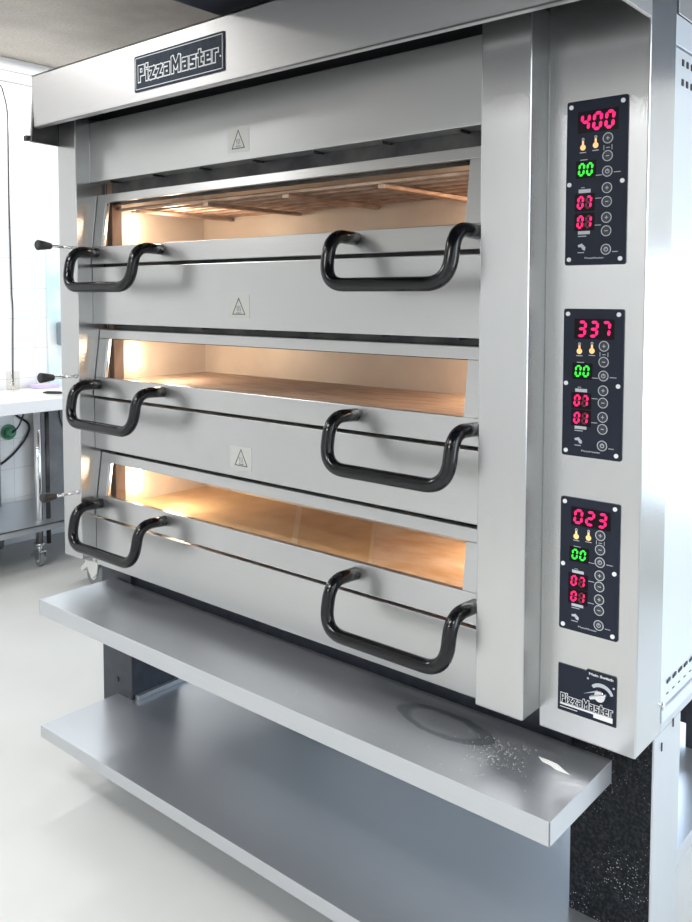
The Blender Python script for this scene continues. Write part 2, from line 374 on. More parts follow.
# logo plate on the canopy
lx0, lx1, lz0, lz1 = 0.016, 0.300, 1.873, 1.954
LX = None
LOGO_RECT = (-0.0385, 0.3005, 1.8705, 1.9590)
lx0, lx1, lz0, lz1 = LOGO_RECT
bm = new_bm(); add_prism(bm, round_rect(lx0, lx1, lz0, lz1, .003), 'y', HY-.0025, HY+.001)
lg = obj('logo_plate', bm, M['logo'], hood)
bm = new_bm(); i, w, y0, y1 = 0.005, 0.0016, HY-.0031, HY-.0024
add_box(bm, lx0+i, lx1-i, y0, y1, lz1-i-w, lz1-i); add_box(bm, lx0+i, lx1-i, y0, y1, lz0+i, lz0+i+w)
add_box(bm, lx0+i, lx0+i+w, y0, y1, lz0+i, lz1-i); add_box(bm, lx1-i-w, lx1-i, y0, y1, lz0+i, lz1-i)
zc = (lz0+lz1)/2
GL = {'P': (.42, [[(0,0),(0,1),(.42,1),(.42,.46),(0,.46)]]), 'i': (0, [[(0,0),(0,.56)], [(0,1.0),(0,1.04)]]),
      'z': (.36, [[(0,.68),(.36,.68),(0,0),(.36,0)]]), 'a': (.36, [[(.02,.68),(.36,.68),(.36,0),(0,0),(0,.36),(.36,.36)]]),
      'M': (.64, [[(0,0),(0,1),(.32,.30),(.64,1),(.64,0)]]), 's': (.34, [[(.34,.68),(0,.68),(0,.37),(.34,.32),(.34,0),(0,0)]]),
      't': (.28, [[(.10,.95),(.10,0),(.30,0)], [(-.04,.68),(.30,.68)]]), 'e': (.36, [[(0,.35),(.36,.35),(.36,.68),(0,.68),(0,0),(.36,0)]]),
      'r': (.24, [[(0,0),(0,.68),(.26,.68)]])}
def strokes(bm, txt, x0, x1, zb, h, y, w, ext):
    K = [0]; gap = .36; tot = sum(GL[c][0] for c in txt)+gap*(len(txt)-1); sx = (x1-x0)/tot; X = 0
    for c in txt:
        for pl in GL[c][1]:
            P = [Vector((x0+(X+a)*sx, zb+b*h)) for a, b in pl]
            for a, b in zip(P, P[1:]):
                d = (b-a).normalized(); n = Vector((-d.y, d.x))*w/2; a2 = a-d*w/2; b2 = b+d*w/2
                K[0] += 1; add_prism(bm, [tuple(a2+n), tuple(b2+n), tuple(b2-n), tuple(a2-n)], 'y', y-ext-K[0]*3e-6, y)
        X += GL[c][0]+gap
def word(bm_w, bm_d, x0, x1, zc, y, h, thick):
    hh = h*.58
    strokes(bm_w, 'PizzaMaster', x0+thick, x1-thick, zc-hh/2, hh, y, thick*2.65, .0004)
    strokes(bm_d, 'PizzaMaster', x0+thick, x1-thick, zc-hh/2, hh, y-.0006, thick*1.45, .0004)
def word_old(bm_w, bm_d, x0, x1, zc, y, h, thick):
    sc = (x1-x0)
    t = text_bm('PizzaMaster', x0-thick*.5, x1+thick*.5, zc, y, h, 0.07); merge(bm_w, t)
    t = text_bm('PizzaMaster', x0+thick*.5, x1-thick*.5, zc, y-.0003, h, 0.012); merge(bm_d, t)
bd = new_bm(); word(bm, bd, lx0+.016, lx1-.020, zc-.001, HY-.0026, 0.056, 0.0046)
add_disc(bm, (lx1-.0125, zc-.010), 0.0022, HY-.0032, HY-.0025, 12)
# depth is only two levels, so the print is folded into the plate's own level
obj('logo_lettering', bm, M['white_ink'], hood, 'white outlined PizzaMaster lettering and border')
obj('logo_lettering', bd, M['logo'], hood, 'dark fill of the lettering')

# fascias
def fascia(z0, z1, lab):
    bm = new_bm(); add_box(bm, XF, XP+.015, yF, yF+.05, z0, z1, 0.002)
    return obj('fascia_panel', bm, M['steel_x'], oven, lab)
fascia(1.6931, 1.866, 'steel fascia under the canopy with a warning sticker')
DIG = ['top deck', 'middle deck', 'bottom deck']
for d, n in zip(DECKS, DIG): fascia(d['fb'], d['zb']-.009, 'steel fascia below the %s door' % n)
# warning stickers, on three fascias
for (xc, z0, z1, k) in ((0.203, 1.713, 1.775, 0), (0.201, 1.303, 1.361, 1), (0.206, 0.921, 0.980, 2)):
    y = yF-.0006
    zc = (z0+z1)/2; hw = 0.039
    bm = new_bm(); add_box(bm, xc-hw, xc+hw, y, yF+.001, z0, z1)
    st = obj('warning_sticker', bm, M['sticker'], oven)
    bm = new_bm(); y0, y1 = y-.0004, y+.0002
    A, B, C = Vector((xc-.024, z0+.009)), Vector((xc+.024, z0+.009)), Vector((xc, z1-.006))
    cen = (A+B+C)/3
    tri = [A, B, C]; inner = [cen+(p-cen)*0.86 for p in tri]
    for i in range(3):
        j = (i+1) % 3
        add_prism(bm, [tuple(tri[i]), tuple(tri[j]), tuple(inner[j]), tuple(inner[i])], 'y', y0, y1)
    # hot-surface waves over a bar
    for q in (-1, 0, 1):
        pts = [(xc+q*.0055+.0015*math.sin(t*1.6), y, zc-.012+.0035*t) for t in range(5)]
        add_tube(bm, pts, 0.0006, 6)
    add_box(bm, xc-.009, xc+.009, y0, y1, zc-.0165, zc-.0150)
    obj('warning_triangle', bm, M['dark_ink'], st)

# doors
def make_door(d, name):
    door = bpy.data.objects.new('oven_door', None)
    door = None
    zb, zt, gb, gt = d['zb'], d['r'], d['gb'], d['gt']
    x0, x1 = XF+.002, XP+.018
    def yy(z): return yF-.004+(yR-yF)*(z-zb)/(zt-zb)
    def slab(xa, xb, za, zz, th=.016, off=0.0):
        bm = new_bm()
        a, b = yy(za)+off, yy(zz)+off
        add_hexa(bm, [(xa, a, za), (xb, a, za), (xb, a+th, za), (xa, a+th, za), (xa, b, zz), (xb, b, zz), (xb, b+th, zz), (xa, b+th, zz)], 0.0015)
        return bm
    bm = slab(x0, x1, zb, gb)
    m2 = slab(x0, x1, gt, zt); merge(bm, m2)
    m2 = slab(x0, XG, gb, gt); merge(bm, m2)
    m2 = slab(XGr, x1, gb, gt); merge(bm, m2)
    fr = obj('oven_door', bm, M['steel_x'], oven, 'steel framed glass door of the %s' % name)
    bm = slab(XG, XGr, gb+.0005, gt-.0005, .005, .007)
    obj('door_glass', bm, M['glass'], fr)
    bm = slab(XG+.001, XG+.006, gb+.001, gt-.001, .006, .001); obj('glass_bead', bm, M['chrome'], fr)
    # two U handles on the bottom rail
    for a, b, sd in ((-0.416, -0.110, 'left'), (0.582, 0.896, 'right')):
        zm = (zb+gb)/2+.007
        P = fillet([(a, yF+.002, zm), (a, -.033, zm+.004), (a, -.053, zm-.102), (b, -.053, zm-.102), (b, -.033, zm+.004), (b, yF+.002, zm)], [0, .046, .078, .078, .046, 0], 10)
        bm = new_bm(); add_tube(bm, P, 0.0146, 20)
        obj('handle', bm, M['tube'], fr, '%s black tube handle' % sd)
    return fr
for d, n in zip(DECKS, DIG): make_door(d, n)

# chambers
for k, (d, n) in enumerate(zip(DECKS, DIG)):
    f, t = d['fl'], d['top']; xa, xb = -0.43, 0.925
    bm = new_bm()
    add_box(bm, xa-.01, xa, CY0, CY1+.008, f-.02, t); add_box(bm, xb, xb+.01, CY0, CY1+.008, f-.02, t)
    add_box(bm, xa, xb, CY1, CY1+.008, f-.02, t)
    ch = obj('baking_chamber', bm, M['chamber'], oven, 'warm lit chamber of the %s' % n)
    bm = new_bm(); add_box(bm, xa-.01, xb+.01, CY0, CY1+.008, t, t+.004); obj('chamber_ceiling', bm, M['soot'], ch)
    bm = new_bm()
    eb = t-(.090 if k == 0 else .040)
    for q in range(7): add_box(bm, xa+.01, xb-.01, 0.118+.055*q, 0.130+.055*q, eb, eb+.010, 0.003)
    for x in (-.30, 0.0, 0.30, 0.60, .88):  add_box(bm, x, x+.022, CY0+.004, CY1-.004, eb-.012, eb-.002, 0.002)
    obj('heating_elements', bm, M['element'], ch)
    # hearth
    if k == 2:
        def quad(x0a, x0b, x1a, x1b): return [(x0a, CY0+.002), (x1a, CY0+.002), (x1b, CY1-.001), (x0b, CY1-.001)]
        s0a, s0b = 0.345, 0.02; s1a, s1b = 0.585, 0.31; g = 0.022  # slanted splits follow edges reflected in the door glass
        for nm, q, m in (('hearth_stone', quad(xa, xa, s0a-g, s0b-g), 'stone_tan'), ('hearth_stone', quad(s0a, s0b, s1a-g*.6, s1b-g*.6), 'stone_orange'), ('hearth_stone', quad(s1a, s1b, xb, xb), 'stone_pink')):
            bm = new_bm(); add_prism(bm, q, 'z', f-.02, f, 0.0006); obj(nm, bm, M[m], ch)
        for q in (quad(s0a-g, s0b-g, s0a, s0b), quad(s1a-g*.6, s1b-g*.6, s1a, s1b)):
            bm = new_bm(); add_prism(bm, q, 'z', f-.02, f-.0008); obj('reflection_strip', bm, M['reflection_strip'], ch)  # pale strips paint glass reflections, laid between the stones
    else:
        for x0, x1 in ((xa, 0.236), (0.240, xb)):
            bm = new_bm(); add_box(bm, x0, x1, CY0+.002, CY1-.001, f-.02, f, 0.001); obj('hearth_stone', bm, M['stone_brown'], ch)
    # lamp high on the left wall
    lz = f+.065; zl0, zl1 = ((f+.045, f+.135), (f+.0, f+.125), (f+.0, f+.110))[k]
    bm = new_bm(); yl = .185
    add_tube(bm, [(xa+.014, yl, f+.030), (xa+.014, yl, f+.036), (xa+.014, yl, f+.100), (xa+.014, yl, f+.106)], [.006, .011, .011, .006], 18); obj('lamp', bm, M['bulb'], ch)
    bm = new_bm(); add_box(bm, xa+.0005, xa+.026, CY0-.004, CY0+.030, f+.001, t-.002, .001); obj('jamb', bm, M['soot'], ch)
    for lx, ly, lz, e in ((xa+.18, .20, f+.08, 2.0), (xb-.11, .40, f+.135, 3.8)):
        ld = bpy.data.lights.new('chamber_lamp', 'POINT'); ld.energy = e; ld.color = (1.0, 0.80, 0.60); ld.shadow_soft_size = 0.03
        lo = bpy.data.objects.new('chamber_lamp', ld); COL.objects.link(lo); lo.location = (lx, ly, lz)

# damper pull rods on the left post
for z in (1.499, 1.119, 0.770):
    bm = new_bm(); X = -0.463
    add_tube(bm, [(X, 0.004, z), (X, -0.075, z+.002)], 0.0045, 12); add_tube(bm, [(X, 0.002, z), (X, -.005, z)], .0065, 14)
    rod = obj('damper_rod', bm, M['chrome'], oven)
    bm = new_bm(); add_tube(bm, [(X, -.068, z+.002), (X, -.072, z+.002), (X, -.096, z+.003), (X, -.112, z+.0035), (X, -.116, z+.0035)], [.005, .009, .0130, .0150, .011], 18)
    obj('knob', bm, M['rubber'], rod)

# ------------------------------------------------------------------ control panels
SEG = {'0': 'abcdef', '1': 'bc', '2': 'abged', '3': 'abgcd', '4': 'fgbc', '7': 'abc'}
def digit(bm_on, ch, x, z, w, h, y, t, bm_off=None):
    """seven-segment digit, lower-left corner x,z; slightly slanted"""
    def seg(k):
        g = t*.22
        H = {'a': (0, h, w, h), 'g': (0, h/2, w, h/2), 'd': (0, 0, w, 0)}
        if k in H:
            x0, z0, x1, z1 = H[k]; p = [(x0+g, z0), (x0+g+t/2, z0+t/2), (x1-g-t/2, z0+t/2), (x1-g, z0), (x1-g-t/2, z0-t/2), (x0+g+t/2, z0-t/2)]
        else:
            X = {'f': 0, 'e': 0, 'b': w, 'c': w}[k]; lo = 0 if k in 'ec' else h/2; hi = lo+h/2
            p = [(X, lo+g), (X+t/2, lo+g+t/2), (X+t/2, hi-g-t/2), (X, hi-g), (X-t/2, hi-g-t/2), (X-t/2, lo+g+t/2)]
        return [(x+a+b*.10, z+b) for a, b in p]
    for k in 'abcdefg':
        tgt = bm_on if k in SEG[ch] else bm_off
        if tgt is not None: add_prism(tgt, seg(k), 'y', y-.0006, y)

def control_panel(zt, zb, temp, lab):
    x0, x1 = 1.0734, 1.1887; W = x1-x0; H = zt-zb; y = yC-.003
    U = lambda u: x0+u*W
    Z = lambda v: zt-v*H
    bm = new_bm(); add_prism(bm, round_rect(x0, x1, zb, zt, .004), 'y', y, yC+.001, 0.0006)
    p = obj('control_panel', bm, M['plate'], oven, lab)
    ys = y-.0003
    def disp(name, txt, u0, u1, v0, v1, m, off=None):
        bm = new_bm(); bo = new_bm()
        n = len(txt); a, b = U(u0), U(u1); h = Z(v0)-Z(v1); pitch = (b-a)/n; w = pitch*.56; t = h*.19
        for i, c in enumerate(txt): digit(bm, c, a+pitch*i+pitch*.14, Z(v1), w, h, ys-.0004, t, bo)
        o = obj(name, bm, M[m], p)
        if off: obj('unlit_segments', bo, M[off], p)
        else: bo.free()
        bw = new_bm(); add_prism(bw, round_rect(a-.004, b+.004, Z(v1)-.006, Z(v0)+.006, .0015), 'y', ys, y+.001)
        obj('display_window', bw, M['window'], p)
    disp('temperature_display', temp, .22, .82, .088, .180, 'red_led')
    disp('timer_display', '00', .20, .47, .385, .452, 'green_led')
    disp('heat_level_display', '07', .19, .46, .585, .652, 'red_led', 'red_off')
    disp('heat_level_display', '01', .19, .46, .703, .770, 'red_led', 'red_off')
    for u in (.28, .49):   # thermometer lamps
        bm = new_bm(); dv = 0.0 if u < .4 else -.006
        add_disc(bm, (U(u), Z(.285+dv)), .0052, ys-.0006, ys, 18)
        add_box(bm, U(u)-.0018, U(u)+.0018, ys-.0006, ys, Z(.275+dv), Z(.245+dv))
        obj('indicator_lamp', bm, M['amber_led'], p)
    # printed marks, each its own small piece
    def mark(name, f):
        bm = new_bm(); f(bm); obj(name, bm, M['ink'], p)
    def bar(name, u0, u1, v0, v1): mark(name, lambda bm: add_box(bm, U(u0), U(u1), ys-.0003, ys, Z(v1), Z(v0)))
    for u in (.28, .49):
        dv = 0.0 if u < .4 else -.006
        mark('thermometer_symbol', lambda bm: add_ring(bm, (U(u), Z(.235+dv)), .0012, .0026, ys-.0003, ys, 14))
        mark('lamp_legend', lambda bm: add_box(bm, U(u)-.006, U(u)+.006, ys-.0003, ys, Z(.318+dv), Z(.313+dv)))
    bar('timer_legend', .24, .36, .358, .362)
    bar('heat_label', .22, .42, .538, .560); bar('heat_label', .22, .42, .792, .812)
    bar('heat_legend', .26, .32, .526, .530); bar('heat_legend', .22, .36, .821, .826)
    for v, u0, u1 in ((.462, .50, .60), (.600, .50, .60), (.762, .50, .60), (.452, .79, .90), (.925, .79, .88)): bar('pointer_line', u0, u1, v-.004, v)
    for s_ in (-1, 1): mark('button_link', lambda bm: add_box(bm, U(.69)+s_*.0075-.0005, U(.69)+s_*.0075+.0005, ys-.0003, ys, Z(.315), Z(.285)))
    bar('button_legend', .66, .72, .299, .303)
    mark('lever_symbol', lambda bm: add_prism(bm, [(U(.22), Z(.878)), (U(.29), Z(.868)), (U(.35), Z(.892)), (U(.34), Z(.912)), (U(.30), Z(.906)), (U(.28), Z(.890)), (U(.23), Z(.890))], 'y', ys-.0003, ys))
    bar('lever_legend', .22, .33, .921, .926)
    mark('maker_lettering', lambda bm: merge(bm, text_bm('PizzaMaster', U(.34), U(.66), Z(.957), ys, .0042, 0.02, .0003)))
    for i, v in enumerate((.245, .350, .442, .540, .622, .717, .797, .908)):
        c = (U(.69), Z(v))
        bm = new_bm(); add_disc(bm, c, .0096, ys-.0010, y+.001)
        bt = obj('button', bm, M['dark_ink'], p)
    for i, v in enumerate((.245, .350, .442, .540, .622, .717, .797, .908)):
        bm = new_bm(); c = (U(.69), Z(v)); ya, yb = ys-.0014, ys-.0009
        add_ring(bm, c, .0082, .0096, ya, yb, 26)
        if i in (0, 3, 5): add_box(bm, c[0]-.0030, c[0]+.0030, ya, yb, c[1]-.0006, c[1]+.0006); add_box(bm, c[0]-.0006, c[0]+.0006, ya, yb, c[1]-.0030, c[1]+.0030)
        elif i in (1, 4, 6): add_box(bm, c[0]-.0030, c[0]+.0030, ya, yb, c[1]-.0007, c[1]+.0007)
        else: add_ring(bm, c, .0028, .0040, ya, yb, 16); add_box(bm, c[0]-.0005, c[0]+.0005, ya, yb, c[1], c[1]+.0045)
        obj('button_ring', bm, M['ink'], p)
    for u, v in ((.075, .035), (.92, .035), (.06, .505), (.93, .505), (.075, .965), (.92, .965)):
        bm = new_bm(); add_disc(bm, (U(u), Z(v)), .0040, y-.0016, y+.001, 18); obj('screw', bm, M['white_ink'], p)
    return p
control_panel(1.7123, 1.4160, '400', 'top control panel reading 400')
control_panel(1.3364, 1.0638, '337', 'middle control panel reading 337')
control_panel(0.9854, 0.7336, '023', 'bottom control panel reading 023')

# main switch plate
x0, x1, zb, zt = 1.0733, 1.1882, 0.574, 0.664; y = yC-.002
bm = new_bm(); add_prism(bm, [(x0, zb), (x1, zb), (x1, zt), (x1-.002, zt+.004), (x0+.058, zt+.004), (x0+.056, zt), (x0, zt)], 'y', y, yC+.001)
sw = obj('switch_plate', bm, M['plate'], oven)
bm = new_bm(); bd = new_bm(); word(bm, bd, x0+.006, x1-.006, zb+.026, y-.0002, 0.024, 0.0017)
obj('plate_lettering', bm, M['white_ink'], sw, 'white outlined PizzaMaster lettering'); bm = new_bm()
add_box(bm, x0+.005, x1-.006, y-.0006, y, zb+.012, zb+.0155); add_box(bm, x0+.072, x1-.006, y-.0007, y, zb+.006, zb+.0145)
add_box(bm, x0+.005, x0+.040, y-.0006, y, zb+.007, zb+.008)
obj('blank_label', bm, M['white_ink'], sw); bm = new_bm()
merge(bm, text_bm('Main Switch', x0+.062, x1-.006, zt-.003, y-.0001, .0068, 0.03, .0003))
obj('switch_lettering', bm, M['white_ink'], sw); obj('lettering_fill', bd, M['plate'], sw)
bm = new_bm(); cx, cz = x0+.086, zb+.052
n = 18; arc = [(cx+.024*math.cos(math.radians(15+125*k/n)), cz+.022*math.sin(math.radians(15+125*k/n))) for k in range(n+1)]
arc2 = [(cx+.019*math.cos(math.radians(15+125*k/n)), cz+.015*math.sin(math.radians(15+125*k/n))) for k in range(n, -1, -1)]
add_prism(bm, arc+arc2, 'y', y-.0006, y)
add_disc(bm, (x0+.060, zt-.013), .002, y-.0006, y, 12); add_disc(bm, (x1-.005, zt-.018), .002, y-.0006, y, 12)
add_prism(bm, [(cx-.034, cz-.006), (cx-.006, cz+.008), (cx-.004, cz+.005)], 'y', y-.0006, y)
obj('dial_arc', bm, M['ink'], sw)
bm = new_bm(); add_tube(bm, [(cx, y, cz), (cx, y-.008, cz)], .010, 22)
add_hexa(bm, [(cx-.016, y-.014, cz-.008), (cx+.014, y-.014, cz+.003), (cx+.014, y-.006, cz+.003), (cx-.016, y-.006, cz-.008), (cx-.018, y-.014, cz-.002), (cx+.012, y-.014, cz+.009), (cx+.012, y-.006, cz+.009), (cx-.018, y-.006, cz-.002)], .0012)
obj('rotary_switch', bm, M['chrome'], sw)

# ------------------------------------------------------------------ stand
stand = thing('oven_stand', 'black legged stand with two deep stainless steel shelves carrying the oven', 'stand', (0.34, 0.5, FZ))
def shelf(x0, x1, y0, y1, z, th):
    bm = new_bm()
    add_box(bm, x0, x1, y0, y1, z-.002, z, .0008)
    add_box(bm, x0, x1, y0, y0+.0025, z-th, z-.0005, .0008); add_box(bm, x0, x1, y1-.0025, y1, z-th, z-.0005, .0008)
    add_box(bm, x0, x0+.0025, y0, y1, z-th, z-.0005, .0008); add_box(bm, x1-.0025, x1, y0, y1, z-th, z-.0005, .0008)
    return bm
def water_mark(m, cx, cy, rx, ry):
    nt = m.node_tree; N = nt.nodes; L = nt.links; b = N['Principled BSDF']; src = b.inputs['Base Color'].links[0].from_socket
    rs = b.inputs['Roughness'].links[0].from_socket
    tc = N.new('ShaderNodeTexCoord'); nz = N.new('ShaderNodeTexNoise'); nz.inputs['Scale'].default_value = 9; nz.inputs['Detail'].default_value = 3
    sb = N.new('ShaderNodeVectorMath'); sb.operation = 'SCALE'; sb.inputs['Scale'].default_value = .05
    ad = N.new('ShaderNodeVectorMath'); ad.operation = 'ADD'; mp = N.new('ShaderNodeMapping')
    mp.inputs['Location'].default_value = (-(cx+.025)/rx, -(cy+.025)/ry, 0); mp.inputs['Scale'].default_value = (1/rx, 1/ry, 0)
    ln = N.new('ShaderNodeVectorMath'); ln.operation = 'LENGTH'
    cr = N.new('ShaderNodeValToRGB'); e = cr.color_ramp.elements; e[0].position = 0; e[0].color = (.25, .25, .25, 1); e[1].position = .55; e[1].color = (.0, .0, .0, 1)
    for p, c in ((.68, 1), (.86, 1), (.95, 0)): q = e.new(p); q.color = (c, c, c, 1)
    mx = N.new('ShaderNodeMix'); mx.data_type = 'RGBA'; mx.inputs[7].default_value = (.33, .35, .37, 1)
    L.new(tc.outputs['Object'], nz.inputs[0]); L.new(nz.outputs['Color'], sb.inputs[0]); L.new(tc.outputs['Object'], ad.inputs[0]); L.new(sb.outputs[0], ad.inputs[1])
    L.new(ad.outputs[0], mp.inputs[0]); L.new(mp.outputs[0], ln.inputs[0]); L.new(ln.outputs['Value'], cr.inputs[0])
    L.new(cr.outputs[0], mx.inputs[0]); L.new(src, mx.inputs[6]); L.new(mx.outputs[2], b.inputs['Base Color'])
M['steel_shelf_marked'] = steel('brushed_steel_shelf_marked', (0.56, 0.58, 0.61), 0.29, 'x', 0.2, 0.80)
water_mark(M['steel_shelf_marked'], .50, -.475, .13, .05)
obj('shelf', shelf(-0.4485, 1.163, -.1375, .1133, .4848, .044), M['steel_shelf_marked'], stand, 'upper steel shelf')
obj('shelf', shelf(-0.4450, 1.163, -.1430, .95, .1152, .034), M['steel_shelf'], stand, 'lower steel shelf')
def leg(x0, x1, y0, y1, outer, m, lab):
    bm = new_bm(); add_box(bm, x0, x1, y0, y1, .04, .5245, .002)
    for zz in (.16, .42): add_tube(bm, [((x0+x1)/2, y0+.001, zz), ((x0+x1)/2, y0-.004, zz)], .008, 12)
    o = obj('leg', bm, m, stand, lab)
    if outer:
        xo = x1 if outer > 0 else x0
        bm = new_bm(); add_box(bm, *((xo, xo+.004) if outer > 0 else (xo-.004, xo)), y0, y1, .04, .556, .0008)
        for yy, zz in ((y0+.03, .50), (y0+.10, .53)):
            add_box(bm, xo+.003, xo+.0055, yy, yy+.004, zz-.008, zz+.008)
        obj('side_plate', bm, M['steel_side'], o, 'grey steel outer face')
    return o
leg(-.524, -.371, .12, .30, 0, M['leg_clean'], 'navy black left front leg')
bm = new_bm(); prof = [(.165, .04), (.305, .04), (.305, .5245), (.165, .5245)]
add_prism(bm, prof, 'x', 1.056, 1.2195, .0015)
rl = obj('leg', bm, M['leg'], stand, 'black right front leg dusted with flour')
bm = new_bm(); add_prism(bm, prof, 'x', 1.2195, 1.2235, .0008); obj('side_plate', bm, M['steel_side'], rl, 'grey steel outer face')
for yy, zz in ((.20, .495), (.26, .52)):
    bm = new_bm(); add_box(bm, 1.2225, 1.2250, yy, yy+.004, zz-.008, zz+.008); obj('slot', bm, M['recess'], rl)
leg(1.010, 1.200, .985, 1.08, 0, M['leg_clean'], 'black right rear leg')
leg(-.524, -.371, .985, 1.08, 0, M['leg_clean'], 'black left rear leg')
bm = new_bm(); add_box(bm, -.371, 1.056, .135, .175, .36, .5245); add_box(bm, -.371, 1.0, 1.0, 1.04, .46, .5245)
add_box(bm, -.50, -.42, .30, .985, .46, .5245); add_box(bm, 1.10, 1.18, .305, .985, .47, .5245)
obj('top_frame', bm, M['leg_clean'], stand)
bm = new_bm(); add_box(bm, .96, 1.012, 1.0, 1.03, .155, .235, .003); obj('rear_bracket', bm, M['leg_clean'], stand)
bm = new_bm(); add_box(bm, -.3695, -.352, .13, .95, .1155, .130, .001)
obj('shelf_rail', bm, M['steel_shelf'], stand)

def caster_bm(x, y, z0, top, r, face=-1):
    """returns housing, wheel meshes; z0 floor, top mounting height"""
    a = new_bm(); zc = z0+r
    add_tube(a, [(x, y, top), (x, y, top-.012)], r*.75, 16); add_tube(a, [(x, y, top-.008), (x, y, zc+r*.9)], r*.35, 12)
    hd = [(x-.9*r, zc+.9*r), (x+.9*r, zc+1.0*r), (x+.75*r, zc+.2*r), (x+.1*r, zc-.25*r), (x-.35*r, zc+.1*r)]
    for s in (-1, 1):
        add_prism(a, hd, 'y', y+s*r*.42, y+s*r*.52, .001)
    add_prism(a, [hd[0], hd[1], (x+.9*r, zc+1.15*r), (x-.9*r, zc+1.1*r)], 'y', y-r*.52, y+r*.52, .001)
    # brake pedal
    add_prism(a, [(x-.8*r, zc+1.0*r), (x-1.5*r, zc+.55*r), (x-1.9*r, zc+.15*r), (x-1.65*r, zc-.1*r), (x-1.25*r, zc+.2*r), (x-.8*r, zc+.5*r)], 'y', y-r*.35, y+r*.35, .002)
    w = new_bm(); add_tube(w, [(x, y-r*.32, zc), (x, y-r*.28, zc), (x, y+r*.28, zc), (x, y+r*.32, zc)], [r*.9, r, r, r*.9], 28)
    h = new_bm(); add_tube(h, [(x, y-r*.36, zc), (x, y+r*.36, zc)], r*.45, 20)
    return a, w, h
for x, y in ((-.447, .21), (1.157, .21), (-.447, 1.03), (1.10, 1.03)):
    a, w, h = caster_bm(x, y, FZ, .041, .045)
    c = obj('caster', a, M['white_plastic'], stand); obj('wheel', w, M['grey_wheel'], c); obj('hub', h, M['white_plastic'], c)

# flour flakes spilled on the upper shelf, plus a painted glint
bm = new_bm()
def flake(x, y, z, r):
    n = random.randint(5, 7); a0 = random.random()*6
    add_prism(bm, [(x+r*random.uniform(.6, 1)*math.cos(a0+2*math.pi*i/n), y+r*random.uniform(.6, 1)*math.sin(a0+2*math.pi*i/n)) for i in range(n)], 'z', z, z+r*.4)
for i in range(230):
    x = random.gauss(.985, .032); y = random.gauss(-.005, .03)
    if -.13 < y < .105: flake(x, y, .4849, random.uniform(.0004, .0011))
for i in range(70):
    x = random.uniform(.5, 1.15); y = random.uniform(-.12, .10); flake(x, y, .4849, random.uniform(.0004, .0010))
add_prism(bm, [(1.052, .034), (1.064, .024), (1.082, .021), (1.098, .014), (1.124, .015), (1.106, .024), (1.090, .033), (1.072, .034)], 'z', .4849, .4856)  # pale smear that paints a light reflection on the shelf
tag(obj('flour_and_glint', bm, M['flour'], loc=(.95, 0, .485)), 'white flour specks spilled on right end of the upper steel shelf, with a painted glint', 'flour', kind='stuff')

# ------------------------------------------------------------------ left side of the room
tb = thing('work_table', 'white topped steel work table with lower shelf along the tiled wall', 'table', (-2.6, .9, FZ))
TX0, TX1, TY0, TY1 = -2.885, -2.30, -.6, 2.0
bm = new_bm(); add_box(bm, TX0, TX1, TY0, TY1, .751, .815, .003); obj('table_top', bm, M['worktop'], tb)
bm = new_bm(); add_box(bm, TX0+.01, TX1-.0, TY0+.02, TY1-.02, .150, .157, .001); add_box(bm, TX1-.004, TX1, TY0+.02, TY1-.02, .121, .157, .001); add_box(bm, TX0+.01, TX0+.014, TY0+.02, TY1-.02, .121, .157, .001)
obj('lower_shelf', bm, M['steel_side'], tb)
for y in (-.45, .965, 1.9):
    for x in (-2.395, -2.84):
        bm = new_bm(); add_tube(bm, [(x, y, .752), (x, y, .02)], .019, 18); lg_ = obj('leg', bm, M['chrome'], tb)
        a, w, h = caster_bm(x, y, FZ, .035, .040)
        c = obj('caster', a, M['chrome'], tb); obj('wheel', w, M['grey_wheel'], c); obj('hub', h, M['white_plastic'], c)
        OFFc = None
bm = new_bm(); add_tube(bm, [(-2.395, 1.02, .752), (-2.395, 1.02, .02)], .012, 14); obj('leg_brace', bm, M['dark_steel'], tb)

bm = new_bm(); add_box(bm, -2.86, -2.80, 1.20, 1.85, .158, .74, .003)
tag(obj('grey_board', bm, M['grey_board'], loc=(-2.83, 1.5, .158)), 'dark grey board standing on lower table shelf against wall', 'board')

def wall_cable(name, pts, r, lab):
    bm = new_bm(); add_tube(bm, fillet(pts, .06, 6), r, 8); return tag(obj(name, bm, M['cable'], loc=pts[0]), lab, 'cable', 'loose cables on the tiled wall')
wx = WX+.006
wall_cable('wall_cable', [(wx, 1.02, 2.56), (wx, 1.07, 2.55), (wx, 1.105, 2.42), (wx, 1.10, 1.9), (wx, 1.105, 1.35), (wx, 1.11, 1.30), (wx, 1.10, .83)], .0035, 'thin black cable hanging down white tiles to the work table')
wall_cable('power_cable', [(wx, 1.085, .74), (wx, 1.10, .67), (wx+.01, 1.20, .60), (wx+.01, 1.17, .52), (wx, 1.08, .42), (wx, .9, .33)], .007, 'black power cable looping on the tiles below worktop, leftmost of the loose cables')
wall_cable('power_cable', [(wx+.045, 1.067, .568), (wx+.055, 1.10, .60), (wx+.05, 1.13, .66), (wx+.05, 1.165, .742)], .005, 'black power cable rising from the green plug to worktop underside')
bm = new_bm(); cp = (-2.795, 1.5, .60)
tag(None or obj('board_cable', (lambda b: (add_tube(b, fillet([(-2.793, 1.335, .74), (-2.793, 1.33, .62), (-2.793, 1.40, .50), (-2.793, 1.47, .35), (-2.793, 1.60, .22)], .06, 6), .004, 8), b)[1])(bm), M['cable'], loc=(-2.793, 1.335, .74)), 'thin black cable hanging in front of the dark grey board', 'cable')
pl = thing('wall_plug', 'round dark green plug in white tiles below worktop', 'plug', (WX, 1.067, .568))
bm = new_bm(); add_tube(bm, [(WX+.001, 1.067, .568), (WX+.012, 1.067, .568)], .045, 22); obj('socket_plate', bm, M['green_plug'], pl)
